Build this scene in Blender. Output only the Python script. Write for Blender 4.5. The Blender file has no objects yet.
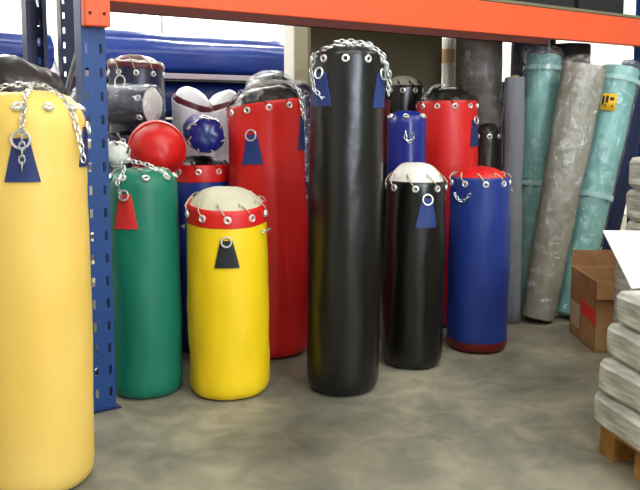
import bpy, math, random
from mathutils import Vector, Matrix, Quaternion, noise

PI = math.pi
C = bpy.context.scene.collection

# ------------------------------------------------------------------ mesh helper
class MB:
    def __init__(s):
        s.v = []; s.f = []
    def add(s, vs, fs, M=None):
        n = len(s.v)
        s.v += [tuple(M @ Vector(p)) if M is not None else tuple(p) for p in vs]
        s.f += [tuple(i + n for i in f) for f in fs]
        return s
    def box(s, x0, x1, y0, y1, z0, z1, M=None):
        vs = [(x, y, z) for z in (z0, z1) for y in (y0, y1) for x in (x0, x1)]
        fs = [(0, 2, 3, 1), (4, 5, 7, 6), (0, 1, 5, 4), (2, 6, 7, 3), (0, 4, 6, 2), (1, 3, 7, 5)]
        return s.add(vs, fs, M)
    def revolve(s, prof, n=56, M=None, disp=None, cap=True):
        vs = []; fs = []
        for k, (r, z) in enumerate(prof):
            for i in range(n):
                a = 2 * PI * i / n
                rr, zz = r, z
                if disp:
                    dr, dz = disp(a, r, z)
                    rr += dr; zz += dz
                vs.append((rr * math.sin(a), -rr * math.cos(a), zz))
        for k in range(len(prof) - 1):
            for i in range(n):
                j = (i + 1) % n
                fs.append((k * n + i, k * n + j, (k + 1) * n + j, (k + 1) * n + i))
        if cap:
            fs.append(tuple(range(n))[::-1])
            fs.append(tuple((len(prof) - 1) * n + i for i in range(n)))
        return s.add(vs, fs, M)
    def tube(s, pts, r, n=6, closed=False, M=None):
        pts = [Vector(p) for p in pts]
        N = len(pts); vs = []; fs = []
        up = None
        for i, p in enumerate(pts):
            if closed:
                t = pts[(i + 1) % N] - pts[i - 1]
            else:
                t = pts[min(i + 1, N - 1)] - pts[max(i - 1, 0)]
            t = t.normalized() if t.length > 1e-9 else Vector((0, 0, 1))
            if up is None:
                up = Vector((0, 0, 1)) if abs(t.z) < .9 else Vector((1, 0, 0))
            a = t.cross(up)
            if a.length < 1e-6:
                a = t.cross(Vector((0.3, 1, 0.2)))
            a.normalize(); b = a.cross(t); up = b
            rr = r[i] if isinstance(r, (list, tuple)) else r
            for k in range(n):
                q = 2 * PI * k / n
                vs.append(p + a * rr * math.cos(q) + b * rr * math.sin(q))
        for i in range(N if closed else N - 1):
            j = (i + 1) % N
            for k in range(n):
                l = (k + 1) % n
                fs.append((i * n + k, i * n + l, j * n + l, j * n + k))
        if not closed:
            fs.append(tuple(range(n))[::-1]); fs.append(tuple((N - 1) * n + k for k in range(n)))
        return s.add(vs, fs, M)
    def torus(s, R, r, M=None, n=16, m=6, sx=1.0, a0=0, a1=2 * PI):
        closed = abs(a1 - a0 - 2 * PI) < 1e-6
        cnt = n if closed else n + 1
        pts = [(R * sx * math.cos(a0 + (a1 - a0) * i / n), R * math.sin(a0 + (a1 - a0) * i / n), 0) for i in range(cnt)]
        return s.tube(pts, r, m, closed, M)
    def build(s, name, m, parent=None, smooth=True, bevel=0, solid=0):
        me = bpy.data.meshes.new(name)
        me.from_pydata(s.v, [], s.f)
        me.materials.append(m)
        me.validate(); me.update()
        o = bpy.data.objects.new(name, me); C.objects.link(o)
        if smooth:
            me.polygons.foreach_set('use_smooth', [True] * len(me.polygons))
        if smooth or bevel:
            try: me.set_sharp_from_angle(angle=math.radians(40))
            except Exception: pass
        if solid:
            q = o.modifiers.new('s', 'SOLIDIFY'); q.thickness = solid; q.offset = 0
        if bevel:
            q = o.modifiers.new('b', 'BEVEL'); q.width = bevel; q.segments = 2; q.limit_method = 'ANGLE'
        if parent is not None: o.parent = parent
        return o

def tag(o, label=None, cat=None, group=None, kind=None):
    if label: o['label'] = label
    if cat: o['category'] = cat
    if group: o['group'] = group
    if kind: o['kind'] = kind
    return o

def empty(name, loc=(0, 0, 0), rot=None):
    o = bpy.data.objects.new(name, None); C.objects.link(o)
    o.location = loc; o.empty_display_size = .1
    if rot is not None:
        o.rotation_mode = 'QUATERNION'; o.rotation_quaternion = rot
    return o

# ------------------------------------------------------------------ materials
def lin(c):
    return tuple(((x / 255) / 12.92 if x <= 10 else ((x / 255 + .055) / 1.055) ** 2.4) for x in c) + (1,)

def mat(name, rgb, rough=.5, spec=.5, metal=0, bump=0, bscale=20, var=0, vscale=4, rgb2=None, coat=0, rvar=0):
    m = bpy.data.materials.new(name); m.use_nodes = True
    nt = m.node_tree; N = nt.nodes; L = nt.links
    b = N['Principled BSDF']
    col = lin(rgb)
    b.inputs['Base Color'].default_value = col
    b.inputs['Roughness'].default_value = rough
    b.inputs['Metallic'].default_value = metal
    b.inputs['Specular IOR Level'].default_value = spec
    b.inputs['Coat Weight'].default_value = coat
    b.inputs['Coat Roughness'].default_value = .15
    tc = N.new('ShaderNodeTexCoord')
    if var or rgb2:
        n = N.new('ShaderNodeTexNoise'); n.inputs['Scale'].default_value = vscale; n.inputs['Detail'].default_value = 5
        L.new(tc.outputs['Object'], n.inputs['Vector'])
        r = N.new('ShaderNodeValToRGB')
        r.color_ramp.elements[0].position = .35; r.color_ramp.elements[1].position = .68
        c2 = lin(rgb2) if rgb2 else tuple(x * (1 - var) for x in col[:3]) + (1,)
        r.color_ramp.elements[0].color = c2; r.color_ramp.elements[1].color = col
        L.new(n.outputs['Fac'], r.inputs['Fac']); L.new(r.outputs['Color'], b.inputs['Base Color'])
        if rvar:
            mr = N.new('ShaderNodeMapRange'); mr.inputs['To Min'].default_value = rough; mr.inputs['To Max'].default_value = rough + rvar
            L.new(n.outputs['Fac'], mr.inputs['Value']); L.new(mr.outputs['Result'], b.inputs['Roughness'])
    if bump:
        n = N.new('ShaderNodeTexNoise'); n.inputs['Scale'].default_value = bscale; n.inputs['Detail'].default_value = 4
        L.new(tc.outputs['Object'], n.inputs['Vector'])
        bp = N.new('ShaderNodeBump'); bp.inputs['Strength'].default_value = bump; bp.inputs['Distance'].default_value = .02
        L.new(n.outputs['Fac'], bp.inputs['Height']); L.new(bp.outputs['Normal'], b.inputs['Normal'])
    return m

def vinyl(name, rgb, rough=.36, var=.08, spec=.45, bump=.12):
    return mat(name, rgb, rough, spec, bump=bump, bscale=9, var=var, vscale=3, rvar=.1)

M = {}
M['yellow'] = vinyl('vinyl_yellow', (236, 200, 16), .42)
M['old_yellow'] = mat('vinyl_faded_yellow', (228, 194, 104), .5, .4, bump=.1, bscale=8, vscale=2.2, rgb2=(220, 182, 84))
M['red'] = vinyl('vinyl_red', (206, 26, 22), .38)
M['dark_red'] = vinyl('vinyl_dark_red', (110, 18, 18), .4)
M['maroon'] = vinyl('vinyl_maroon', (92, 20, 34), .3)
M['green'] = vinyl('vinyl_green', (16, 112, 88), .42)
M['black'] = vinyl('vinyl_black', (7, 7, 6), .25, spec=.6)
M['lid_black'] = mat('leather_black', (22, 20, 20), .38, .6, bump=.5, bscale=14)
M['leather'] = mat('worn_dark_leather', (34, 29, 25), .42, .6, bump=.6, bscale=9, var=.4, vscale=5)
M['blue'] = vinyl('vinyl_blue', (22, 48, 124), .42)
M['royal'] = vinyl('vinyl_royal_blue', (24, 38, 124), .24, spec=.6)
M['navy'] = vinyl('vinyl_navy', (20, 24, 62), .28, spec=.6)
M['patch_blue'] = vinyl('patch_blue', (32, 54, 116), .5)
M['patch_navy'] = vinyl('patch_navy', (30, 44, 96), .5)
M['patch_black'] = vinyl('patch_black', (24, 32, 36), .45)
M['patch_red'] = vinyl('patch_red', (200, 44, 40), .5)
M['white'] = mat('white_vinyl', (222, 222, 212), .45, .5, bump=.3, bscale=8, var=.08)
M['bright_white'] = mat('bright_white_vinyl', (240, 240, 246), .3, .6, bump=.2, bscale=8)
M['offwhite'] = mat('off_white_canvas', (200, 196, 170), .7, .3, bump=.3, bscale=10, var=.12)
M['lilac'] = mat('pale_grey_plastic', (196, 194, 204), .35, .6, bump=.5, bscale=7, var=.1)
M['steel'] = mat('nickel', (236, 236, 232), .3, .5, metal=.65)
M['chain'] = mat('zinc_chain', (200, 205, 205), .35, .5, metal=.8)
M['galv'] = mat('galvanised_steel', (170, 176, 186), .4, .5, metal=.7, var=.1)
M['lace'] = mat('lace_cord', (190, 176, 150), .8, .2)
M['lace_dark'] = mat('dark_lace_cord', (60, 54, 50), .7, .3)
M['post'] = mat('blue_painted_steel', (20, 62, 122), .45, .4, var=.1, vscale=6)
M['post_dark'] = mat('navy_painted_steel', (24, 34, 70), .45, .4)
M['orange'] = mat('orange_painted_steel', (232, 92, 52), .5, .35, var=.06, vscale=2)
M['brown_lip'] = mat('rust_brown_steel', (78, 36, 30), .7, .2)
M['board'] = mat('olive_board', (122, 116, 94), .8, .2, var=.1, vscale=1.5)
M['teal'] = mat('teal_fabric', (116, 174, 168), .6, .3, var=.1, vscale=4, bump=.25, bscale=6)
M['grey_roll'] = mat('grey_fabric', (150, 147, 132), .75, .25, var=.14, vscale=6, bump=.4, bscale=10)
M['grey_thin'] = mat('slate_fabric', (112, 114, 120), .8, .2, var=.1, vscale=6, bump=.3)
M['brown_roll'] = mat('taupe_fabric', (126, 114, 100), .55, .4, vscale=3, rgb2=(96, 88, 80), bump=.5, bscale=7)
M['navy_roll'] = mat('navy_fabric', (26, 34, 66), .7, .25, var=.2, vscale=5, bump=.3)
M['black_roll'] = mat('charcoal_fabric', (44, 46, 46), .7, .25, var=.2, vscale=5, bump=.3)
M['blue_roll'] = mat('blue_tarpaulin', (38, 70, 164), .3, .6, var=.2, vscale=2, bump=.4, bscale=5)
M['blue_roll2'] = mat('navy_tarpaulin', (28, 44, 112), .35, .5, var=.2, vscale=2, bump=.4, bscale=5)
M['core'] = mat('cardboard_core', (150, 120, 84), .8, .2)
M['card'] = mat('cardboard', (182, 144, 102), .8, .2, vscale=5, rgb2=(150, 108, 70), bump=.05)
M['label_red'] = mat('red_label', (232, 62, 40), .6, .3)
M['label_white'] = mat('pale_scuffed_label', (196, 176, 150), .7, .2, var=.15, vscale=20)
M['sticker'] = mat('yellow_sticker', (226, 178, 44), .5, .3)
M['ink'] = mat('black_ink', (50, 50, 40), .6, .2)
M['tape'] = mat('clear_tape', (150, 186, 186), .2, .7)
M['paper'] = mat('white_card', (236, 236, 228), .7, .2)
M['print'] = mat('printed_sacks', (206, 206, 194), .5, .4, vscale=5, rgb2=(140, 140, 132), bump=.4, bscale=8)
def stretch(m, sc):
    nt = m.node_tree; tc = [n for n in nt.nodes if n.type == 'TEX_COORD'][0]; mp = nt.nodes.new('ShaderNodeMapping'); mp.inputs['Scale'].default_value = sc
    nt.links.new(tc.outputs['Object'], mp.inputs['Vector'])
    for n in nt.nodes:
        if n.type == 'TEX_NOISE': nt.links.new(mp.outputs[0], n.inputs['Vector'])
stretch(M['print'], (1, 1, 9))
M['wood'] = mat('pallet_wood', (190, 138, 74), .8, .2, vscale=8, rgb2=(128, 88, 44), bump=.3)
M['wall'] = mat('white_wall', (232, 230, 224), .9, .1, var=.03)
M['wall_front'] = mat('grey_wall', (150, 148, 142), .9, .1)
M['ceil'] = mat('ceiling_panel', (190, 190, 186), .9, .1)
M['trim_white'] = mat('white_column_paint', (242, 238, 228), .8, .2)
M['green_paint'] = mat('green_shelf', (90, 170, 140), .6, .3)
M['pinkish'] = mat('pale_pink_wrap', (224, 200, 200), .6, .3, vscale=8, rgb2=(230, 228, 226))
M['rail'] = mat('pale_rail', (190, 176, 190), .5, .4)
M['tan'] = mat('tan_goods', (196, 160, 122), .7, .2)
M['rubber'] = mat('dark_webbing', (26, 28, 38), .6, .3)

def plastic(name, amount=.5, tint=(235, 240, 250)):
    """thin crinkled clear film: mostly see-through, with bright glossy creases"""
    m = bpy.data.materials.new(name); m.use_nodes = True
    nt = m.node_tree; N = nt.nodes; L = nt.links; N.remove(N['Principled BSDF'])
    out = N['Material Output']
    tr = N.new('ShaderNodeBsdfTransparent'); gl = N.new('ShaderNodeBsdfGlossy'); gl.inputs['Roughness'].default_value = .18
    gl.inputs['Color'].default_value = lin(tint)
    df = N.new('ShaderNodeBsdfDiffuse'); df.inputs['Color'].default_value = lin(tint)
    tc = N.new('ShaderNodeTexCoord'); n = N.new('ShaderNodeTexNoise')
    n.inputs['Scale'].default_value = 13; n.inputs['Detail'].default_value = 6; n.inputs['Distortion'].default_value = 1.2
    L.new(tc.outputs['Object'], n.inputs['Vector'])
    bp = N.new('ShaderNodeBump'); bp.inputs['Strength'].default_value = 1; bp.inputs['Distance'].default_value = .03
    L.new(n.outputs['Fac'], bp.inputs['Height']); L.new(bp.outputs['Normal'], gl.inputs['Normal'])
    r = N.new('ShaderNodeValToRGB'); r.color_ramp.elements[0].position = .55; r.color_ramp.elements[1].position = .85
    r.color_ramp.elements[1].color = (amount, amount, amount, 1)
    L.new(n.outputs['Fac'], r.inputs['Fac'])
    m1 = N.new('ShaderNodeMixShader'); m1.inputs[0].default_value = .05 + .14 * amount
    L.new(tr.outputs[0], m1.inputs[1]); L.new(gl.outputs[0], m1.inputs[2])
    m2 = N.new('ShaderNodeMixShader'); L.new(r.outputs[0], m2.inputs[0])
    L.new(m1.outputs[0], m2.inputs[1]); L.new(df.outputs[0], m2.inputs[2])
    L.new(m2.outputs[0], out.inputs['Surface'])
    return m
M['film'] = plastic('clear_film', .5)
M['film_dense'] = plastic('crinkled_film', .9)

def emis(name, rgb, s):
    m = bpy.data.materials.new(name); m.use_nodes = True
    b = m.node_tree.nodes['Principled BSDF']
    b.inputs['Emission Color'].default_value = lin(rgb); b.inputs['Emission Strength'].default_value = s
    return m
M['lamp'] = emis('fluorescent_tube', (250, 252, 255), 3)

def concrete():
    m = bpy.data.materials.new('concrete_floor'); m.use_nodes = True
    nt = m.node_tree; N = nt.nodes; L = nt.links; b = N['Principled BSDF']
    b.inputs['Roughness'].default_value = .55; b.inputs['Specular IOR Level'].default_value = .35
    tc = N.new('ShaderNodeTexCoord')
    def nz(scale, det, dist=0):
        n = N.new('ShaderNodeTexNoise'); n.inputs['Scale'].default_value = scale; n.inputs['Detail'].default_value = det
        n.inputs['Distortion'].default_value = dist
        L.new(tc.outputs['Object'], n.inputs['Vector']); return n
    def ramp(p0, p1, c0, c1):
        r = N.new('ShaderNodeValToRGB'); r.color_ramp.elements[0].position = p0; r.color_ramp.elements[1].position = p1
        r.color_ramp.elements[0].color = c0; r.color_ramp.elements[1].color = c1; return r
    a = nz(1.6, 8, .6); ra = ramp(.3, .7, lin((108, 106, 94)), lin((162, 155, 132))); L.new(a.outputs[0], ra.inputs[0])
    c = nz(5.5, 8, 1.0); rc = ramp(.42, .62, (.74, .76, .77, 1), (1, 1, 1, 1)); L.new(c.outputs[0], rc.inputs[0])
    m1 = N.new('ShaderNodeMixRGB'); m1.blend_type = 'MULTIPLY'; m1.inputs[0].default_value = 1
    L.new(ra.outputs[0], m1.inputs[1]); L.new(rc.outputs[0], m1.inputs[2])
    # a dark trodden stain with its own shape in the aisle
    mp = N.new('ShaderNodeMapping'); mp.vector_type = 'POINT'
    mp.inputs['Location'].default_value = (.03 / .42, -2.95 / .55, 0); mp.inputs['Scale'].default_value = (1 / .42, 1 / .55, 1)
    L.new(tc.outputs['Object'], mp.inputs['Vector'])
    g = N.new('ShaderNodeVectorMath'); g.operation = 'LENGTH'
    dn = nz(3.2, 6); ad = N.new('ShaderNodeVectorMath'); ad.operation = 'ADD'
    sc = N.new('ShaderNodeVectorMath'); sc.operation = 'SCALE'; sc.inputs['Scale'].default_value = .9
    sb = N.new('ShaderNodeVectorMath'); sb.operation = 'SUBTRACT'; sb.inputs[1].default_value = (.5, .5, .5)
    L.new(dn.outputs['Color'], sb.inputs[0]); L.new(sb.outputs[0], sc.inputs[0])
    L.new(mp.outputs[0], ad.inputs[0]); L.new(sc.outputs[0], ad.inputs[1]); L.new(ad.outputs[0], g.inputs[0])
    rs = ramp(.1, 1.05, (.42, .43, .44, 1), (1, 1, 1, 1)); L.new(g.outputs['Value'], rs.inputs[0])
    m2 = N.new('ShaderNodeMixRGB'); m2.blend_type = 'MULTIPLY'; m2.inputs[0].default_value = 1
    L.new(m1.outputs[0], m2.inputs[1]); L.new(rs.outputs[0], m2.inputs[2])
    L.new(m2.outputs[0], b.inputs['Base Color'])
    bp = N.new('ShaderNodeBump'); bp.inputs['Strength'].default_value = .15; bp.inputs['Distance'].default_value = .01
    L.new(c.outputs[0], bp.inputs['Height']); L.new(bp.outputs[0], b.inputs['Normal'])
    return m
M['floor'] = concrete()

# ------------------------------------------------------------------ the room frame
TH = math.radians(34.6)
U = Vector((math.cos(TH), math.sin(TH), 0)); NN = Vector((-U.y, U.x, 0)); P0 = Vector((-.955, 3.34, 0))
def W(a, b, z=0): return P0 + U * a + NN * b + Vector((0, 0, z))
RM = Matrix.Translation(P0) @ Matrix.Rotation(TH, 4, 'Z')      # rack frame -> world

def struct(name, mb, m, **k):
    o = mb.build(name, m, smooth=False, **k); o['kind'] = 'structure'; return o
A0, A1, B0, B1, HC = -5.0, 8.0, -6.0, 6.5, 4.2
struct('floor', MB().box(-14, 14, -14, 16, -.1, 0), M['floor'])
struct('ceiling', MB().box(A0, A1, B0, B1, HC, HC + .1, RM), M['ceil'])
struct('wall_back', MB().box(A0, A1, B1, B1 + .1, 0, HC, RM), M['wall'])
struct('wall_front', MB().box(A0, A1, B0 - .1, B0, 0, HC, RM), M['wall_front'])
struct('wall_left', MB().box(A0 - .1, A0, B0, B1, 0, HC, RM), M['wall'])
struct('wall_right', MB().box(A1, A1 + .1, B0, B1, 0, HC, RM), M['wall'])
struct('pillar', MB().box(1.93, 2.09, 1.44, 1.58, 0, HC, RM), M['trim_white'], bevel=.008)

# ------------------------------------------------------------------ punching bags
RINGP = {}
def surf_R(R, z, H):
    return R
def chain_mesh(pts, link=.021, r=.0027):
    """interlocked oval links along a polyline"""
    mb = MB(); pts = [Vector(p) for p in pts]
    L = [0]
    for i in range(1, len(pts)): L.append(L[-1] + (pts[i] - pts[i - 1]).length)
    n = max(2, int(L[-1] / link)); k = 0
    def P(s):
        for i in range(1, len(pts)):
            if s <= L[i] or i == len(pts) - 1:
                t = (s - L[i - 1]) / max(1e-6, L[i] - L[i - 1]); return pts[i - 1].lerp(pts[i], t)
    for i in range(n):
        c = P((i + .5) * L[-1] / n); d = (P(min(L[-1], (i + 1) * L[-1] / n)) - P(i * L[-1] / n)).normalized()
        q = Vector((1, 0, 0)).rotation_difference(d)
        Mx = Matrix.Translation(c) @ q.to_matrix().to_4x4() @ Matrix.Rotation(PI / 2 * (i % 2) + .4, 4, 'X')
        mb.torus(link * .42, r, Mx, n=8, m=4, sx=1.75)
    return mb

SMOOTH_LIDS = ('white', 'bright_white', 'red', 'yellow', 'maroon', 'offwhite')
def bag(name, label, base, top, H, R, body='black', lid='lid_black', dome=.07, band=None, band_h=0, basecap=None,
        eyes=10, eye0=0., tabs=(), chains=(), lace='lace', shear=(0, 0), seed=0, wrap=None, lie=False,
        group=None, cat='punching bag', fold=None, taper=.97, rim=None, eye_drop=.033, wr=.004, top_bag=False, sub='bag'):
    """base/top: axis points in the world; H: height of the leather tube; local +z is the axis, phi = 0 faces -Y."""
    base = Vector(base); ax = (Vector(top) - base).normalized()
    q = Vector((0, 0, 1)).rotation_difference(ax)
    if not lie:
        base = base + Vector((0, 0, R * .9 * math.sqrt(max(0, 1 - ax.z ** 2)) + .001))
    root = empty(name, base, q); tag(root, label, cat, group)
    rnd = random.Random(seed)
    def SH(z):   # slanted top
        w = max(0., min(1., (z - H * .55) / (H * .45))) ** 2
        return w
    def disp(a, r, z):
        if r < .02: return 0, 0
        x, y = math.sin(a), -math.cos(a)
        nzv = noise.noise(Vector((x * 1.6 + seed * 3.1, y * 1.6, z * 3.2))) + .5 * noise.noise(Vector((x * 4 + seed, y * 4, z * 9)))
        dz = (shear[0] * x * r + shear[1] * y * r) * SH(z)
        return nzv * wr * 1.6 * min(1, r / R), dz
    def wz(p):   # apply the slant to a detail point
        p = Vector(p); p.z += (shear[0] * p.x + shear[1] * p.y) * SH(p.z); return p
    Rt = R * taper
    # body: flat base, rounded foot, slight sag, soft shoulder
    prof = [(.001, 0), (R * .55, 0), (R * .84, .003), (R * .93, .013), (R * .985, .035), (R * 1.01, .07)]
    zs = 22
    for i in range(1, zs):
        t = i / zs; z = .07 + (H - .07 - .02) * t
        prof.append((R * (1.01 + (taper - 1.01) * t) + R * .02 * math.sin(t * PI), z))
    prof += [(Rt, H - .02), (Rt * .992, H - .006), (Rt * .97, H), (Rt * .93, H - .003), (Rt * .9, H - .012)]
    if fold:   # the tube's own vinyl folded over the shoulder
        prof = prof[:-5] + [(Rt, H - .02), (Rt * .985, H + dome * .12), (Rt * .93, H + dome * .4), (Rt * .84, H + dome * .65), (Rt * .72, H + dome * .86), (Rt * .6, H + dome * .96)]
    if basecap:
        zc = .06
        pb = [p for p in prof if p[1] < zc]; pb.append((prof[5][0], zc))
        MB().revolve([(r + .0025, z) for r, z in pb], disp=disp).build('base_cap', M[basecap], root)
    MB().revolve(prof, disp=disp).build('body', M[body], root)
    if band:
        zb = H - band_h
        pb = [(Rt * 1.0 + .001, zb), (Rt * 1.004 + .004, zb + .003), (Rt + .0045, H - .018), (Rt * .992 + .004, H - .004), (Rt * .97, H + .004), (Rt * .92, H)]
        MB().revolve(pb, disp=disp, cap=False).build('band', M[band], root)
    # lid
    rl = Rt * (.62 if fold else .945)
    z0 = H + (dome * .9 if fold else -.008); dm = dome * (.12 if fold else 1)
    lp = [(rl * 1.0, z0 - .01)]
    for i in range(13):
        t = i / 12; rr = rl * math.cos(t * PI / 2) ** .55 if t < 1 else .001
        rr = rl * (1 - t ** 2.2) if not fold else rl * (1 - t)
        lp.append((max(.001, rr), z0 + dm * (1 - (max(.001, rr) / rl) ** 3.4)))
    def ld(a, r, z):
        x, y = math.sin(a) * r, -math.cos(a) * r
        k = noise.noise(Vector((x * 9 + seed * 5.3, y * 9, 1.7))) * .5 + noise.noise(Vector((x * 22, y * 22 + seed, 3))) * .25
        pl = .004 * math.cos(a * eyes * 1.0) * min(1, r / rl) ** 3
        return 0, k * dome * (.14 if lid in SMOOTH_LIDS else .4) * (r < rl * .97) + pl + (shear[0] * x + shear[1] * y)
    MB().revolve(lp, disp=ld, cap=True).build('lid', M[lid], root)
    if rim:
        MB().revolve([(rl * 1.02, H - .012), (rl * 1.03, H + .01), (rl * .98, H + dome * .2), (rl * .93, H + dome * .3)], disp=ld, cap=False).build('piping', M[rim], root)
    # eyelets and lacing
    lc = []; eye_me = None
    for k in range(eyes):
        ph = eye0 + 2 * PI * k / eyes
        if fold:
            er = Rt * .9 + .006; ez = H + dome * .52; tilt = math.radians(52)
        else:
            er = Rt + (.006 if band else .002) ; ez = H - eye_drop; tilt = 0
        c = wz((er * math.sin(ph), -er * math.cos(ph), ez))
        Mx = Matrix.Translation(c) @ Matrix.Rotation(ph, 4, 'Z') @ Matrix.Rotation(PI / 2 - tilt, 4, 'X')
        if eye_me is None:
            e = MB()
            e.revolve([(.0085, -.004), (.0085, .0035), (.0115, .006), (.0165, .0045), (.0185, .0), (.0185, -.004)], n=18, cap=False)
            o = e.build('eyelet', M['steel'], root); eye_me = o.data
        else:
            o = bpy.data.objects.new('eyelet', eye_me); C.objects.link(o); o.parent = root
        o.matrix_local = Mx
        if lace:
            p2 = ph - (2 * PI / eyes) * .42
            if fold:
                a_ = wz((Rt * .88 * math.sin(ph), -Rt * .88 * math.cos(ph), H + dome * .6)); b_ = wz((Rt * .6 * math.sin(p2), -Rt * .6 * math.cos(p2), H + dome * .99))
                m_ = (a_ + b_) / 2 + Vector((0, 0, .012))
                lc.append([a_, m_, b_, b_ - Vector((0, 0, .03)), wz((Rt * .8 * math.sin(ph - 2 * PI / eyes), -Rt * .8 * math.cos(ph - 2 * PI / eyes), H + dome * .3))])
            else:
                a_ = c; e1 = wz(((Rt + .008) * math.sin(ph * .6 + p2 * .4), -(Rt + .008) * math.cos(ph * .6 + p2 * .4), H - .004))
                e2 = wz((Rt * .955 * math.sin(ph * .3 + p2 * .7), -Rt * .955 * math.cos(ph * .3 + p2 * .7), H + .008 + dome * .12))
                b_ = wz((rl * .9 * math.sin(p2), -rl * .9 * math.cos(p2), H + dome * .36 + .004))
                b2 = b_ - Vector((0, 0, .05)); p3 = ph - 2 * PI / eyes
                lc.append([a_, e1, e2, b_, b2, wz((Rt * .88 * math.sin(p3), -Rt * .88 * math.cos(p3), H - eye_drop - .005))])
    if lace and lc:   # one continuous cord: out of an eyelet, over the rim, down through the lid, to the next eyelet
        MB().tube([p for seg in lc for p in seg], .0034, 5, True).build('lacing', M[lace], root)
    # hanging tabs: a stitched trapezoid sewn to the side with a ring in its loop
    for (ph, zt, hh, w0, w1, mt, ring) in tabs:
        tb = MB(); vs = []; fs = []; nx, nz_ = 6, 6
        for lay in (0, 1):
            for j in range(nz_ + 1):
                t = j / nz_; z = zt - hh * t; w = (w0 + (w1 - w0) * t)
                for i in range(nx + 1):
                    s_ = (i / nx - .5) * w
                    tt = (z - .07) / max(.1, (H - .09)); rad = R * (1.01 + (taper - 1.01) * tt) + R * .02 * math.sin(max(0, min(1, tt)) * PI)
                    rad += .0065 if lay else .0
                    if band and z > H - band_h: rad += .004
                    a = ph + s_ / rad
                    p = Vector((rad * math.sin(a), -rad * math.cos(a), z)); dr, dz = disp(a, rad, z)
                    p += Vector((dr * math.sin(a), -dr * math.cos(a), dz))
                    vs.append(p)
        n1 = (nx + 1) * (nz_ + 1)
        for j in range(nz_):
            for i in range(nx):
                k0 = j * (nx + 1) + i
                fs.append((n1 + k0, n1 + k0 + nx + 1, n1 + k0 + nx + 2, n1 + k0 + 1))
        for j in range(nz_):
            for i_ in (0, nx):
                k0 = j * (nx + 1) + i_; k1 = k0 + nx + 1
                fs.append((k0, k1, n1 + k1, n1 + k0))
        for i in range(nx):
            for j in (0, nz_):
                k0 = j * (nx + 1) + i
                fs.append((k0, k0 + 1, n1 + k0 + 1, n1 + k0))
        tb.add(vs, fs)
        to = tb.build('hanging_tab', M[mt], root, smooth=False)
        if ring:
            rr = ring
            c = wz(((Rt + .014) * math.sin(ph), -(Rt + .014) * math.cos(ph), zt - .004))
            Mx = Matrix.Translation(c) @ Matrix.Rotation(ph, 4, 'Z') @ Matrix.Rotation(PI / 2 - .12, 4, 'X') @ Matrix.Rotation(rnd.uniform(-.5, .5), 4, 'Z')
            MB().torus(rr, .0042, Mx, n=18, m=6).build('ring', M['steel'], to)
    for pts in chains:
        chain_mesh([wz(p) for p in pts]).build('chain', M['chain'], root)
    if wrap:
        wp = [(r + .008, z) for r, z in prof[3:-3]] + [(rl * .95 + .008, H + dome * .5), (rl * .7, H + dome * .95), (rl * .35, H + dome * 1.2), (.002, H + dome * 1.25)]
        def wd(a, r, z):
            x, y = math.sin(a), -math.cos(a)
            k = noise.noise(Vector((x * 3 + seed, y * 3, z * 7))) * .012 + noise.noise(Vector((x * 9, y * 9 + seed, z * 20))) * .008
            return abs(k) * min(1, r / .03), shear[0] * x * r + shear[1] * y * r
        MB().revolve(wp, n=72, disp=wd, cap=False).build('plastic_wrap', M[wrap], root)
    return root

def arc(R, z, p0, p1, n=8, droop=0):
    """points round the bag's side between two angles (degrees)"""
    out = []
    for i in range(n + 1):
        t = i / n; a = math.radians(p0 + (p1 - p0) * t)
        out.append((R * math.sin(a), -R * math.cos(a), z - droop * math.sin(t * PI)))
    return out

def d(x): return math.radians(x)

# --- standing in front of the rack
yr = .187
bag('punching_bag', 'tall faded yellow punching bag with blue tab, standing in front of the blue rack post',
    (-1.005, 2.675, 0), (-.99, 2.675, 1.39), 1.275, yr, 'old_yellow', 'old_yellow', dome=.1, fold=True, eyes=11, eye0=d(8), seed=1,
    tabs=[(d(12), 1.225, .14, .048, .112, 'patch_navy', .028), (d(96), 1.26, .135, .055, .12, 'patch_navy', .02)],
    chains=[[(.045, -yr * 1.06, 1.125), (.05, -yr * 1.08, 1.255), (.045, -yr * .8, 1.360), (.03, -.06, 1.393), (.0, 0, 1.400)],
            [(0, 0, 1.405), (.07, -.03, 1.395), (.13, -.05, 1.360), (.175, -.07, 1.295), (.197, -.07, 1.195), (.2, -.06, 1.145)],
            [(0, 0, 1.405), (-.07, -.03, 1.395), (-.14, -.06, 1.355), (-.19, -.05, 1.275)]], lace=None)
gr = .168
bag('punching_bag', 'green punching bag with a red tab beside the blue rack post', (-.823, 3.60, 0), (-.826, 3.60, 1.06), .985, gr,
    'green', 'green', dome=.07, fold=True, eyes=9, eye0=d(20), seed=2,
    tabs=[(d(-14), .95, .155, .055, .115, 'patch_red', .022)],
    chains=[[(-.05, -gr * 1.05, .93), (-.07, -gr * .95, 1.0), (-.05, -gr * .6, 1.06), (-.09, -.04, 1.09)],
            [(.13, -.06, 1.03), (.05, -.08, 1.075), (-.02, -.06, 1.09), (-.09, -.03, 1.09)]], lace='lace')
bag('punching_bag', 'short bright yellow punching bag with red laced band and off-white lid', (-.428, 3.60, 0), (-.436, 3.60, .96),
    .897, .188, 'yellow', 'offwhite', dome=.07, band='red', band_h=.085, eyes=10, eye0=d(8), seed=3, shear=(-.04, .14), eye_drop=.04,
    tabs=[(d(6), .755, .13, .055, .115, 'patch_black', .022)],
    chains=[arc(.2, .78, 60, 84, 4), arc(.2, .79, -84, -70, 4)])
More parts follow.
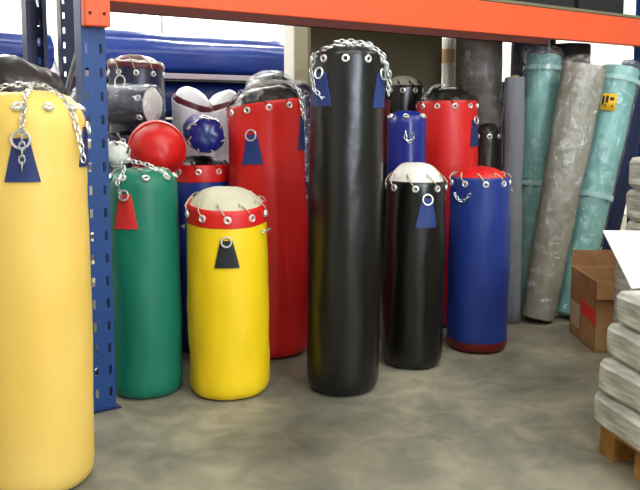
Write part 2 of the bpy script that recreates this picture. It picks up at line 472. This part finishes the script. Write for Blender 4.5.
bag('punching_bag', 'tall red punching bag with a black lid and blue tabs', (-.265, 4.22, 0), (-.298, 4.22, 1.4),
    1.36, .208, 'red', 'lid_black', dome=.09, eyes=11, eye0=d(10), seed=4, shear=(.12, -.02), lace='lace_dark', wr=.006,
    tabs=[(d(-17), 1.2, .155, .06, .12, 'patch_blue', .028), (d(76), 1.27, .17, .055, .11, 'patch_navy', .024)],
    chains=[[(-.17, -.12, 1.39), (-.12, -.1, 1.43), (-.05, -.12, 1.45), (.04, -.1, 1.46), (.12, -.08, 1.45), (.19, -.08, 1.4), (.205, -.1, 1.28)],
            [(-.1, .02, 1.45), (-.02, .03, 1.47), (.07, .02, 1.47), (.14, .05, 1.45)]])
br = .171
bag('punching_bag', 'tallest glossy black punching bag with chain ends over its lid and two blue tabs', (.107, 3.64, 0), (.127, 3.64, 1.58),
    1.58, br, 'black', 'lid_black', dome=.05, eyes=10, eye0=d(-5), seed=5, lace='lace_dark',
    tabs=[(d(-47), 1.487, .15, .065, .13, 'patch_blue', .024), (d(62), 1.487, .155, .065, .13, 'patch_blue', .024)],
    chains=[[(-.1, -.14, 1.360), (-.15, -.12, 1.410), (-.168, -.09, 1.500), (-.15, -.09, 1.560), (-.1, -.1, 1.595), (0, -.11, 1.615), (.09, -.1, 1.605), (.15, -.08, 1.575), (.178, -.07, 1.500), (.186, -.07, 1.390)],
            [(-.06, -.04, 1.630), (.02, -.02, 1.635), (.1, -.04, 1.620), (.16, -.06, 1.570), (.19, -.05, 1.490), (.192, -.05, 1.410)], [(.06, -.06, 1.630), (.13, -.09, 1.590), (.172, -.09, 1.530), (.182, -.08, 1.460)]])
bag('punching_bag', 'black punching bag with a domed white lid and a blue tab', (.484, 4.01, 0), (.497, 4.01, 1.03),
    .965, .156, 'black', 'white', dome=.1, eyes=8, eye0=d(-8), seed=6, lace='lace',
    tabs=[(d(14), .885, .145, .055, .115, 'patch_blue', .026)])
bag('punching_bag', 'blue punching bag with red lid and dark red foot', (.885, 4.29, 0), (.881, 4.29, 1.0),
    .965, .165, 'blue', 'red', dome=.06, basecap='dark_red', eyes=9, eye0=d(0), seed=7,
    chains=[arc(.172, .88, -62, -28, 6, .04), arc(.172, .89, 70, 88, 3)])

# --- behind them, on the rack's floor
bag('punching_bag', 'worn dark leather bag leaning behind the faded yellow bag', (-1.30, 3.06, 0), (-1.155, 3.08, 1.4),
    1.40, .19, 'leather', 'leather', dome=.11, eyes=0, seed=8, shear=(-.22, 0), lace=None, wr=.012)
bag('punching_bag', 'blue bag with red laced band behind the short yellow bag', (-.665, 4.31, 0), (-.665, 4.31, 1.05),
    1.03, .166, 'blue', 'black', dome=.05, band='red', band_h=.09, eyes=9, eye0=d(6), seed=9, lace='lace_dark')
bag('punching_bag', 'low navy bag behind the green bag, under the red round one', (-.96, 4.10, 0), (-.96, 4.10, .96), .90, .15, 'navy', 'navy', dome=.03,
    eyes=8, seed=10)
bag('punching_bag', 'dark bag standing under the plastic-wrapped lying bag', (-1.08, 4.42, 0), (-1.08, 4.42, 1.2), 1.19, .14, 'navy', 'black', dome=.03, eyes=8, seed=25)
bag('punching_bag', 'tall navy bag with red and white rim standing behind the post', (-1.12, 4.82, 0), (-1.12, 4.82, 1.6), 1.61, .17, 'navy', 'maroon', dome=.06, rim='white',
    band='maroon', band_h=.03, eyes=10, eye0=d(12), seed=11, shear=(-.06, 0), tabs=[(d(-20), 1.5, .12, .05, .1, 'navy', .035)], eye_drop=.06)
bag('punching_bag', 'small royal blue bag with eyelets and a loop, behind the white-lidded bag', (.50, 4.5, 0), (.50, 4.5, 1.3), 1.27, .115, 'royal', 'royal', dome=.05,
    fold=True, eyes=6, eye0=d(-10), seed=12, lace=None, chains=[[(-.02, -.12, 1.21), (-.022, -.123, 1.17), (0, -.125, 1.15), (.02, -.123, 1.165), (.022, -.12, 1.2)]])
bag('punching_bag', 'slim black bag with pale lid beside the board, red stripe down its side', (.54, 5.1, 0), (.54, 5.1, 1.5), 1.49, .125, 'black', 'offwhite', dome=.07,
    eyes=9, eye0=d(-8), seed=13, lace='lace_dark', tabs=[(d(-62), 1.4, .4, .06, .07, 'dark_red', 0)])
bag('punching_bag', 'red bag with black lid and one navy tab, behind the blue one', (.80, 4.85, 0), (.785, 4.85, 1.4), 1.385, .19, 'red', 'lid_black', dome=.09,
    eyes=11, eye0=d(5), seed=14, lace='lace_dark', tabs=[(d(52), 1.27, .16, .05, .11, 'patch_navy', .022)],
    chains=[[(-.17, -.12, 1.4), (-.13, -.12, 1.44), (-.1, -.05, 1.47), (-.02, -.02, 1.49)]])
bag('punching_bag', 'yellow bag mostly hidden behind the red bag and its navy tab', (.98, 5.25, 0), (.98, 5.25, 1.1), 1.08, .14, 'yellow', 'yellow', dome=.05, eyes=8, seed=15)
bag('punching_bag', 'short black bag between the yellow bag and the thin grey roll', (1.06, 4.98, 0), (1.06, 4.98, 1.2), 1.2, .09, 'leather', 'leather', dome=.06, eyes=7, seed=16, lace='lace_dark')
bag('punching_bag', 'white plastic-wrapped bag with maroon piping, beside the tall navy bag', (-.80, 4.95, 0), (-.80, 4.95, 1.35), 1.37, .135, 'bright_white', 'bright_white', dome=.1,
    eyes=0, seed=17, lace=None, rim='maroon', shear=(-.35, .2), group='white bags with maroon piping')
bag('punching_bag', 'white plastic-wrapped bag with maroon piping, nearer the tall red bag', (-.65, 5.2, 0), (-.65, 5.2, 1.33), 1.36, .135, 'bright_white', 'bright_white', dome=.1,
    eyes=0, seed=18, lace=None, rim='maroon', shear=(.3, .2), group='white bags with maroon piping')
bag('punching_bag', 'grey-black bag in crinkled plastic behind the tall red bag', (-.30, 4.83, 0), (-.30, 4.83, 1.4), 1.46, .16, 'lid_black', 'lid_black', dome=.09, eyes=8, seed=19,
    wrap='film_dense')
bag('punching_bag', 'navy bag in crinkled plastic beside the white pillar', (-.14, 5.12, 0), (-.14, 5.12, 1.35), 1.43, .125, 'navy', 'navy', dome=.08, eyes=8, seed=20,
    wrap='film')

# --- lying on top of the others
bag('lying_bag', 'red round-ended bag lying on the pile beside the green bag', (-.875, 4.17, 1.13), (-.80, 3.85, 1.125), .25, .145, 'red', 'red', dome=.115, eyes=0, seed=21, lace=None,
    lie=True, wr=.001, taper=1.0)
bag('lying_bag', 'dark bag with white lid lying wrapped in plastic above the red one', (-1.38, 4.50, 1.36), (-.93, 4.32, 1.355), .5, .108, 'navy', 'white', dome=.03, eyes=6, eye0=.3, seed=22,
    lie=True, wrap='film', lace=None)
bag('lying_bag', 'small blue bag with eyelets lying on the red-banded bag', (-.72, 4.66, 1.21), (-.585, 4.08, 1.19), .52, .1, 'royal', 'royal', dome=.03, eyes=7, seed=23, lie=True)
bag('lying_bag', 'small white bag end lying on the green bag beside the post', (-.995, 3.86, 1.12), (-.94, 3.60, 1.115), .22, .06, 'white', 'white', dome=.03, eyes=5, seed=24, lie=True, lace='lace_dark')

# ------------------------------------------------------------------ fabric rolls
def roll(label, base, top, r0, r1, m, wrap=None, tapes=(), sticker=None, group=None, seed=0, name='fabric_roll', lie=False, ends=True):
    base = Vector(base); tp = Vector(top); ax = (tp - base); L = ax.length; ax.normalize()
    q = Vector((0, 0, 1)).rotation_difference(ax)
    if not lie: base = base + Vector((0, 0, r0 * math.sqrt(max(0, 1 - ax.z ** 2)) + .001))
    root = empty(name, base, q); tag(root, label, 'fabric roll', group)
    def dp(a, r, z):
        x, y = math.sin(a), -math.cos(a)
        if r < r0 * .7: return 0, 0
        return (noise.noise(Vector((x * 2 + seed, y * 2, z * 4))) * .008 + noise.noise(Vector((x * 6, y * 6 + seed, z * 2))) * .003), 0
    n = 16; prof = [(.022, .01), (r0 * .9, 0), (r0, .008)]
    prof += [(r0 + (r1 - r0) * i / n, L * i / n) for i in range(1, n)]
    prof += [(r1, L - .008), (r1 * .97, L), (.024, L - .004)]
    MB().revolve(prof, n=40, disp=dp, cap=False).build('fabric', M[m], root)
    MB().revolve([(.018, -.0), (.023, -.0), (.023, L + .012), (.018, L + .012)], n=20, cap=False).build('core_tube', M['core'], root)
    if wrap:
        def wd(a, r, z):
            x, y = math.sin(a), -math.cos(a)
            return (.010 + abs(noise.noise(Vector((x * 5 + seed, y * 5, z * 9)))) * .014), 0
        MB().revolve([(r0 * .99, .03)] + [(r0 + (r1 - r0) * i / 24, L * i / 24) for i in range(1, 24)] + [(r1, L), (r1 * .8, L + .05), (r1 * .3, L + .07)], n=56, disp=wd, cap=False).build('plastic_wrap', M[wrap], root)
    for (t, h, mm) in tapes:
        z = L * t; rr = r0 + (r1 - r0) * t + .014
        MB().revolve([(rr, z - h / 2), (rr + .002, z - h / 2), (rr + .002, z + h / 2), (rr, z + h / 2)], n=40, cap=False).build('tape_band', M[mm], root)
    if sticker:
        ph, t, w, h = sticker; z0 = L * t; vs = []; fs = []; inkv = MB()
        rr = r0 + (r1 - r0) * t + .018
        def pt(u_, v_, o=0):
            a = ph + u_ / rr; return ((rr + o) * math.sin(a), -(rr + o) * math.cos(a), z0 + v_)
        for j in range(2):
            for i in range(7): vs.append(pt((i / 6 - .5) * w, (j - .5) * h))
        for i in range(6): fs.append((i, i + 1, i + 8, i + 7))
        s = MB().add(vs, fs).build('sticker', M['sticker'], root, solid=.001)
        k = MB()
        for (u0, u1, v0, v1) in [(-.36, -.22, -.2, .34), (-.14, .02, -.05, .36), (.1, .34, .1, .3), (-.14, .34, -.3, -.14)]:
            k.add([pt(u0 * w, v0 * h, .0015), pt(u1 * w, v0 * h, .0015), pt(u1 * w, v1 * h, .0015), pt(u0 * w, v1 * h, .0015)], [(0, 1, 2, 3)])
        k.build('print_mark', M['ink'], s, smooth=False)
    return root

roll('thin slate grey fabric roll leaning beside the blue bag', (1.205, 4.82, 0), (1.20, 4.86, 1.53), .058, .062, 'grey_thin', seed=1)
roll('teal fabric roll in glossy plastic between the thin grey and thick pale grey rolls', (1.40, 5.15, 0), (1.49, 5.26, 1.68), .105, .115, 'teal', wrap='film', tapes=[(.5, .03, 'tape'), (.95, .03, 'tape')], seed=2)
roll('thick pale grey fabric roll leaning between two teal rolls', (1.375, 4.83, 0), (1.67, 5.0, 1.58), .1, .135, 'grey_roll', wrap='film', seed=3)
roll('teal fabric roll with yellow sticker and clear tape bands', (1.60, 4.92, 0), (1.96, 5.15, 1.57), .095, .122, 'teal', wrap='film', tapes=[(.48, .035, 'tape'), (.95, .03, 'tape')], sticker=(d(-34), .845, .105, .11), seed=4)
roll('navy fabric roll leaning behind the stickered teal roll', (1.80, 5.15, 0), (2.16, 5.36, 1.62), .1, .11, 'navy_roll', seed=5)
roll('tall navy roll behind the tops of the teal and grey rolls', (1.46, 5.58, 0), (1.47, 5.55, 1.86), .12, .125, 'navy_roll', wrap='film', seed=6)
roll('charcoal fabric roll standing behind the thick pale grey roll', (1.77, 5.66, 0), (1.78, 5.66, 1.80), .13, .15, 'black_roll', seed=7)
roll('taupe fabric roll in plastic beside the olive board', (1.16, 5.62, 0), (1.11, 5.53, 1.85), .145, .16, 'brown_roll', wrap='film', seed=8)
roll('narrow white plastic-wrapped roll between the board and the taupe roll', (1.0, 6.08, 0), (1.0, 6.08, 1.88), .075, .075, 'white', wrap='film', tapes=[(.93, .1, 'tan')], seed=9)

roll('charcoal fabric roll standing in the gap right of the taupe roll', (1.36, 6.0, 0), (1.36, 6.0, 1.55), .1, .11, 'black_roll', seed=10)
# olive board
bo = MB().box(1.83, 3.02, 1.08, 1.12, 0.0, 2.15, RM).build('storage_board', M['board'], smooth=False, bevel=.004)
tag(bo, 'large dark olive board standing upright behind the tall black bag', 'board')

# ------------------------------------------------------------------ pallet rack
def upright(M4, H, m, root, w=.1, dep=.09, slots=True, pitch=.1):
    """open C profile with two columns of slots in its front face; local: x across, y into the rack"""
    xs = [-w / 2, -w / 2 + .012, -w / 2 + .026, w / 2 - .026, w / 2 - .012, w / 2]
    mb = MB(); z = 0
    k = 0
    while z < H - 1e-6:
        z1 = min(z + pitch * .6, H); z2 = min(z + pitch, H)
        for (a, b, sl) in ((z, z1, False), (z1, z2, True)):
            if b - a < 1e-6: continue
            for i in range(5):
                if sl and slots and i in (1, 3): continue
                mb.add([(xs[i], 0, a), (xs[i + 1], 0, a), (xs[i + 1], 0, b), (xs[i], 0, b)], [(0, 1, 2, 3)], M4)
            for x in (-w / 2, w / 2):
                mb.add([(x, 0, a), (x, dep, a), (x, dep, b), (x, 0, b)], [(0, 1, 2, 3)], M4)
                xi = x * .62
                mb.add([(x, dep, a), (xi, dep, a), (xi, dep, b), (x, dep, b)], [(0, 1, 2, 3)], M4)
        z = z2
    o = mb.build('upright', M[m], root, smooth=False, solid=.003)
    MB().box(-w / 2 - .02, w / 2 + .02, -.02, dep + .03, 0, .006, M4).build('foot_plate', M['post_dark'], o, smooth=False)
    return o

RH = 3.4
rack = empty('pallet_rack', (0, 0, 0)); rack.matrix_world = RM
tag(rack, 'blue slotted pallet rack with an orange crossbeam over the punching bags', 'rack')
I = Matrix.Identity(4)
def frame(a, root, dpt=.95, m='post', m2='post_dark', H=RH):
    upright(Matrix.Translation((a, 0, 0)), H, m, root)
    upright(Matrix.Translation((a, dpt, 0)) @ Matrix.Rotation(PI, 4, 'Z'), H, m2, root)
    zz = .2; s = 1
    while zz + .75 < H:
        y0, y1 = (.08, dpt - .08) if s > 0 else (dpt - .08, .08)
        MB().tube([(a, y0, zz), (a, y1, zz + .72)], .014, 8).build('cross_brace', M['galv'], root)
        zz += .78; s = -s
    MB().tube([(a, .08, .15), (a, dpt - .08, .15)], .014, 8).build('cross_brace', M['galv'], root)
frame(0, rack); frame(4.0, rack)
for (b0, sgn) in ((-.045, 1), (.95 - .005, -1)):
    if sgn < 0: continue
    bm_ = MB().box(.05, 3.95, b0, b0 + .05, 1.775, 1.957)
    be = bm_.build('crossbeam', M['orange'], rack, smooth=False, bevel=.006)
    MB().box(.06, 2.85, b0 + .004, b0 + .05, 1.737, 1.775).build('lower_lip', M['brown_lip'], be, smooth=False)
    for a in (0, 4.0):
        e = 1 if a == 0 else -1
        cn = MB().box(a - .052, a + .058, b0 - .012, b0 + .04, 1.667, 2.0) if a == 0 else MB().box(a - .058, a + .052, b0 - .012, b0 + .04, 1.685, 2.0)
        co = cn.build('beam_connector', M['orange'], be, smooth=False, bevel=.006)
        for zz in (1.72, 1.9):
            for xx in (-.03, .03):
                MB().revolve([(.001, 0), (.007, 0), (.007, .004), (.001, .005)], n=10, M=Matrix.Translation((a + xx, b0 - .012, zz)) @ Matrix.Rotation(PI / 2, 4, 'X')).build('rivet', M['brown_lip'], co)

MB().box(1.35, 3.95, -.045, .95, 1.96, 1.978).build('added_shade_deck', M['board'], rack, smooth=False)  # unseen deck, added to shade the goods under the beam
# back rack with blue rolls
rk = empty('pallet_rack', (0, 0, 0)); rk.matrix_world = RM
tag(rk, 'far navy pallet rack carrying long blue rolls, beyond the punching bags', 'rack')
upright(Matrix.Translation((.58, 2.2, 0)), RH, 'post_dark', rk, w=.12)
upright(Matrix.Translation((.58, 3.1, 0)) @ Matrix.Rotation(PI, 4, 'Z'), RH, 'post_dark', rk)
MB().tube([(.58, 2.3, 1.3), (.58, 3.0, 2.2)], .014, 8).build('cross_brace', M['galv'], rk)
upright(Matrix.Translation((2.62, 2.2, 0)), 1.95, 'post_dark', rk, w=.05)
upright(Matrix.Translation((2.62, 3.1, 0)) @ Matrix.Rotation(PI, 4, 'Z'), 1.95, 'post_dark', rk, w=.05)
for z in (.3, .95, 1.6):
    MB().box(.58, 2.62, 2.14, 2.19, z - .03, z + .01).build('crossbeam', M['rail'], rk, smooth=False, bevel=.004)
    MB().box(.58, 2.62, 3.11, 3.16, z - .03, z + .01).build('crossbeam', M['rail'], rk, smooth=False, bevel=.004)
sh = MB().box(.74, 2.6, 2.2, 3.1, 1.57, 1.6).build('shelf_panel', M['post_dark'], rk, smooth=False)
sh = MB().box(.74, 2.6, 2.2, 3.1, .92, .95).build('shelf_panel', M['post_dark'], rk, smooth=False)

def hroll(label, a0, a1, b, z, r, m, seed):
    roll(label, W(a0, b, z), W(a1, b, z), r, r, m, seed=seed, lie=True)
hroll('long glossy blue roll lying on the far rack shelf, nearest its edge', -.3 + 1.1, 2.56, 2.33, 1.735, .13, 'blue_roll', 31)
hroll('thick blue roll at the back of the far shelf, its top showing', .8, 2.56, 2.68, 1.785, .17, 'blue_roll', 32)
hroll('long navy roll lying under the far shelf rail', .8, 2.56, 2.36, 1.425, .14, 'blue_roll2', 33)
hroll('long navy roll lying beneath the upper navy roll', .8, 2.56, 2.36, 1.13, .14, 'blue_roll2', 34)
# blue rolls left of the far post
hroll('blue roll left of the far navy post', -.6, .48, 2.36, 1.735, .125, 'blue_roll', 35)
bn = MB().box(-.7, .5, 2.2, 3.0, 1.55, 1.6, RM).box(-.7, -.65, 2.2, 3.0, 0, 1.55, RM).box(.45, .5, 2.2, 3.0, 0, 1.55, RM)
tag(bn.build('shelf_unit', M['pinkish'], smooth=False, bevel=.004), 'pale shelf unit carrying a blue roll beyond the rear post', 'shelf')

for a_, w_, lb in ((2.85, .5, 'dark carton on top of the added shade deck, nearer the middle'), (3.4, .5, 'dark carton at the right end of the added shade deck')):
    tag(MB().box(a_, a_ + w_, .15, .8, 1.98, 2.5, RM).build('carton', M['black_roll'], smooth=False, bevel=.01), lb, 'box')
# --- far goods against the bright wall
def thingbox(name, label, cat, a0, a1, b0, b1, z0, z1, m, bevel=.01, group=None):
    return tag(MB().box(a0, a1, b0, b1, z0, z1, RM).build(name, M[m], smooth=False, bevel=bevel), label, cat, group)

# white shelving along the back wall
ws = empty('wall_shelf', (0, 0, 0)); ws.matrix_world = RM
tag(ws, 'long white shelving along the bright back wall', 'shelf')
MB().box(-1.5, 5.0, 5.7, 6.4, 1.86, 1.9).build('shelf_board', M['trim_white'], ws, smooth=False)
MB().box(-1.5, 5.0, 5.7, 6.4, 1.0, 1.04).build('shelf_board', M['trim_white'], ws, smooth=False)
for a in (-1.5, .6, 2.75, 4.96):
    MB().box(a, a + .04, 5.7, 5.74, 0, 2.9).build('shelf_post', M['galv'], ws, smooth=False)
    MB().box(a, a + .04, 6.36, 6.4, 0, 2.9).build('shelf_post', M['galv'], ws, smooth=False)
# wire basket
wb = MB()
for k in range(9):
    t = k / 8
    wb.tube([(1.7 + .5 * t, 5.8, 1.91), (1.7 + .5 * t, 5.8, 2.25)], .006, 5, M=RM)
    wb.tube([(1.7 + .5 * t, 6.15, 1.91), (1.7 + .5 * t, 6.15, 2.25)], .006, 5, M=RM)
for z in (1.92, 2.03, 2.14, 2.25):
    wb.tube([(1.7, 5.8, z), (2.2, 5.8, z), (2.2, 6.15, z), (1.7, 6.15, z)], .008, 5, True, M=RM)
tag(wb.build('wire_basket', M['galv']), 'grey wire basket on the white shelving', 'basket')
def sack(label, a, b, z, rx, rz, m, seed):
    def dp(an, r, zz): 
        return noise.noise(Vector((math.sin(an) * 2 + seed, math.cos(an) * 2, zz * 8))) * r * .25, 0
    pr = [(.001, 0), (rx * .8, 0), (rx, rz * .25), (rx * .95, rz * .6), (rx * .6, rz * .9), (rx * .2, rz), (.001, rz)]
    p = W(a, b, z); o = MB().revolve(pr, n=24, disp=dp, M=Matrix.Translation(p)).build('sack', M[m])
    tag(o, label, 'sack')
sack('pale grey bundle on the white shelving beside the wire basket', 2.55, 5.95, 1.915, .12, .2, 'lilac', 3)
sack('white bundle on the white shelving next to the tan carton', 3.15, 5.95, 1.915, .15, .22, 'offwhite', 5)
thingbox('carton', 'tan carton on the white shelving', 'box', 3.62, 3.82, 5.8, 6.1, 1.901, 2.16, 'tan')
thingbox('long_counter', 'white counter with green edge at the far left', 'counter', -3.2, -.9, 3.6, 4.3, 0, 1.83, 'white')
thingbox('counter_edge', 'green edged board on the far left counter', 'board', -3.2, -.85, 3.56, 4.32, 1.831, 1.87, 'green_paint')
thingbox('wrapped_bundle', 'pink and white wrapped bundle at the far left', 'bundle', -1.9, -.72, 2.9, 3.4, 0, 1.72, 'pinkish', .06)
# ------------------------------------------------------------------ right side: carton, sacks, pallet
def carton():
    root = empty('cardboard_box', (1.68, 4.40, 0)); root.rotation_euler = (0, 0, d(-91)); 
    tag(root, 'open cardboard box with a red label in front of the rolls', 'box')
    w, l, h, t = .44, .34, .40, .006
    mb = MB()
    mb.box(-w / 2, w / 2, -l / 2, -l / 2 + t, 0, h).box(-w / 2, w / 2, l / 2 - t, l / 2, 0, h)
    mb.box(-w / 2, -w / 2 + t, -l / 2, l / 2, 0, h).box(w / 2 - t, w / 2, -l / 2, l / 2, 0, h).box(-w / 2, w / 2, -l / 2, l / 2, 0, t)
    mb.build('box_walls', M['card'], root, smooth=False)
    for (x0, rot, ax) in ((-l / 2 + .012, d(-168), 'y0'), (l / 2 - .012, d(165), 'y1')):
        Mx = Matrix.Translation((0, x0, h)) @ Matrix.Rotation(rot, 4, 'X')
        MB().box(-w / 2, w / 2, -.002, .002, 0, .13, Mx).build('flap', M['card'], root, smooth=False)
    for (x0, rot) in ((-w / 2, d(8)), (w / 2 + .006, d(172))):
        Mx = Matrix.Translation((x0, 0, h)) @ Matrix.Rotation(rot, 4, 'Y')
        MB().box(-.002, .002, -l / 2, l / 2, 0, .1, Mx).build('flap', M['card'], root, smooth=False)
    return root, w, l, h
root, w, l, h = carton()
MB().box(-.02, .22, -l / 2 - .002, -l / 2, .17, .25, Matrix.Rotation(d(4), 4, 'Y')).build('shipping_label', M['label_red'], root, smooth=False)
MB().box(-.2, -.04, -l / 2 - .0015, -l / 2, .06, .2).build('torn_label', M['label_white'], root, smooth=False)

# pallet under the sacks
pl = empty('wooden_pallet', (1.195, 2.37, 0)); pl.rotation_euler = (0, 0, d(11.6))
tag(pl, 'wooden pallet under the printed sacks at the near right', 'pallet')
for y in (0, .225, .45):
    MB().box(0, 1.1, y, y + .1, 0, .02).build('bottom_board', M['wood'], pl, smooth=False, bevel=.003)
    for x in (0, .5, 1.0):
        MB().box(x, x + .1, y, y + .1, .02, .10).build('block', M['wood'], pl, smooth=False, bevel=.004)
for k in range(7):
    MB().box(k * .165, k * .165 + .11, 0, .55, .10, .122).build('top_board', M['wood'], pl, smooth=False, bevel=.003)

def sackbox(name, label, cx, cy, z, w, l, h, rz, m, seed, cat='bundle', group=None):
    """soft stack slab with rounded edges and rumpled faces"""
    mb = MB(); nx, ny, nz_ = 14, 14, 6
    vs = []; idx = {}; fs = []
    def P(i, j, k):
        key = (i, j, k)
        if key in idx: return idx[key]
        x, y, zz = (i / nx - .5) * 2, (j / ny - .5) * 2, (k / nz_ - .5) * 2
        v = Vector((x, y, zz)); e = 14
        n_ = (abs(x) ** e + abs(y) ** e + abs(zz) ** e) ** (1 / e)
        v = v / max(n_, 1e-6) * max(abs(x), abs(y), abs(zz))
        q = Vector((v.x * w / 2, v.y * l / 2, v.z * h / 2))
        dd = noise.noise(q * 9 + Vector((seed * 7, 0, 0))) * .008 + noise.noise(q * 26 + Vector((seed, 3, 0))) * .003
        q += Vector((x, y, 0)).normalized() * dd if (abs(x) + abs(y)) > .1 else Vector()
        idx[key] = len(vs); vs.append((q.x, q.y, q.z + h / 2)); return idx[key]
    for i in range(nx):
        for j in range(ny):
            fs.append((P(i, j, 0), P(i, j + 1, 0), P(i + 1, j + 1, 0), P(i + 1, j, 0)))
            fs.append((P(i, j, nz_), P(i + 1, j, nz_), P(i + 1, j + 1, nz_), P(i, j + 1, nz_)))
    for i in range(nx):
        for k in range(nz_):
            fs.append((P(i, 0, k), P(i + 1, 0, k), P(i + 1, 0, k + 1), P(i, 0, k + 1)))
            fs.append((P(i, ny, k), P(i, ny, k + 1), P(i + 1, ny, k + 1), P(i + 1, ny, k)))
    for j in range(ny):
        for k in range(nz_):
            fs.append((P(0, j, k), P(0, j, k + 1), P(0, j + 1, k + 1), P(0, j + 1, k)))
            fs.append((P(nx, j, k), P(nx, j + 1, k), P(nx, j + 1, k + 1), P(nx, j, k + 1)))
    mb.add(vs, fs)
    o = mb.build(name, M[m]); o.location = (cx, cy, z); o.rotation_euler = (0, 0, rz)
    return tag(o, label, cat, group)
G_ = 'stacked printed sacks on the pallet'
pos = ['lowest', 'second from the bottom', 'third from the bottom', 'topmost']
for k, (dx, rr) in enumerate(((0, 11.6), (.015, 13), (.04, 9), (.07, 12))):
    sackbox('printed_sack', 'grey-white printed sack in the near stack on the pallet, ' + pos[k], 1.485 + dx, 2.73, .123 + k * .13, .8, .55, .1285, d(rr), 'print', 40 + k, 'sack', G_)
for k in range(3):
    sackbox('printed_sack', 'brownish printed sack in the upper right pile, ' + ['lowest', 'middle', 'topmost'][k], 1.93, 3.6, .645 + k * .155, .86, .5, .153, d(12 + 4 * k), 'print', 50 + k, 'sack', 'sacks piled higher behind the white card')
sackbox('large_carton', 'printed carton under the upper right pile of sacks', 2.0, 3.82, 0, .9, .52, .64, d(12), 'print', 60, 'box')
# white folded card propped on the stack
cd = MB()
cardp = [(1.18, 3.22, .82), (1.52, 3.27, .81), (1.56, 2.96, .66), (1.175, 2.89, .652)]
nrm = (Vector(cardp[1]) - Vector(cardp[0])).cross(Vector(cardp[3]) - Vector(cardp[0])).normalized()
cd.add(cardp, [(0, 1, 2, 3)])
tag(cd.build('white_card', M['paper'], smooth=False, solid=.006), 'white sheet of card sloping on top of the near sacks', 'card')

# ------------------------------------------------------------------ lamps of the hall
def lamp(a, b, power, label, L=1.5, z=None):
    z = z or HC - .12
    root = empty('ceiling_light', W(a, b, z)); root.rotation_euler = (0, 0, TH)
    tag(root, label, 'lamp', 'fluorescent battens on the ceiling')
    MB().box(-L / 2, L / 2, -.09, .09, .03, .12).build('housing', M['trim_white'], root, smooth=False)
    for y in (-.045, .045):
        MB().tube([(-L / 2 + .03, y, .01), (L / 2 - .03, y, .01)], .013, 10).build('tube', M['lamp'], root)
    ld = bpy.data.lights.new('fluorescent', 'AREA'); ld.shape = 'RECTANGLE'; ld.size = L; ld.size_y = .2
    ld.energy = power; ld.color = (1, .985, .93)
    lo = bpy.data.objects.new('fluorescent_glow', ld); C.objects.link(lo); lo.parent = root; lo.location = (0, 0, -.01)
for a in (-1.5, 1.2, 3.9):
    lamp(a, -1.9, 50, 'white twin-tube ceiling light over the aisle in front of the rack')
for a in (-1.5, 1.2, 3.9):
    lamp(a, -4.3, 75, 'white twin-tube ceiling light over the aisle behind the viewer')
for a in (-2.5, .5, 3.5, 6.0):
    lamp(a, 4.9, 260, 'white twin-tube ceiling light beside the bright back wall')
for a in (.5, 3.2):
    lamp(a, 1.9, 25, 'white twin-tube ceiling light above the back of the rack')

# added window, unseen behind the viewer: gives the black bag its bright streak
WZ0, WZ1, WA, WW = 1.0, 3.4, .35, 1.7
fr = MB()
for (x0, x1, z0, z1) in ((WA - WW / 2 - .08, WA - WW / 2, WZ0 - .08, WZ1 + .08), (WA + WW / 2, WA + WW / 2 + .08, WZ0 - .08, WZ1 + .08), (WA - WW / 2, WA + WW / 2, WZ1, WZ1 + .08),
                         (WA - WW / 2, WA + WW / 2, WZ0 - .08, WZ0), (WA - .025, WA + .025, WZ0, WZ1)):
    fr.box(x0, x1, B0, B0 + .06, z0, z1, RM)
wf = struct('added_window_1', fr, M['trim_white'])
pn = MB().box(WA - WW / 2, WA + WW / 2, B0 + .005, B0 + .012, WZ0, WZ1, RM).build('added_glow_pane', emis('added_window_glow', (215, 232, 255), 3), wf, smooth=False)
ld = bpy.data.lights.new('added_window_light', 'AREA'); ld.shape = 'RECTANGLE'; ld.size = WW; ld.size_y = WZ1 - WZ0; ld.energy = 170; ld.color = (.82, .91, 1)
lo = bpy.data.objects.new('added_streak_light', ld); C.objects.link(lo)
lo.matrix_world = RM @ Matrix.Translation((WA, B0 + .02, (WZ0 + WZ1) / 2)) @ Matrix.Rotation(PI / 2, 4, 'X')
wd = bpy.data.worlds.new('world'); bpy.context.scene.world = wd; wd.use_nodes = True
wd.node_tree.nodes['Background'].inputs[0].default_value = (.8, .85, 1, 1)
wd.node_tree.nodes['Background'].inputs[1].default_value = .3

# ------------------------------------------------------------------ camera
cam = bpy.data.cameras.new('camera'); co = bpy.data.objects.new('camera', cam); C.objects.link(co)
cam.sensor_width = 36; cam.lens = 36 * 780 / 640
co.location = (0, 0, 1.3); co.rotation_euler = (PI / 2 - d(6.2), 0, 0); cam.shift_y = -.0703
cam.clip_start = .05
S = bpy.context.scene; S.camera = co
S.view_settings.view_transform = 'Standard'; S.view_settings.look = 'None'
S.view_settings.exposure = -0.12; S.view_settings.gamma = 1; S.view_settings.use_curve_mapping = False
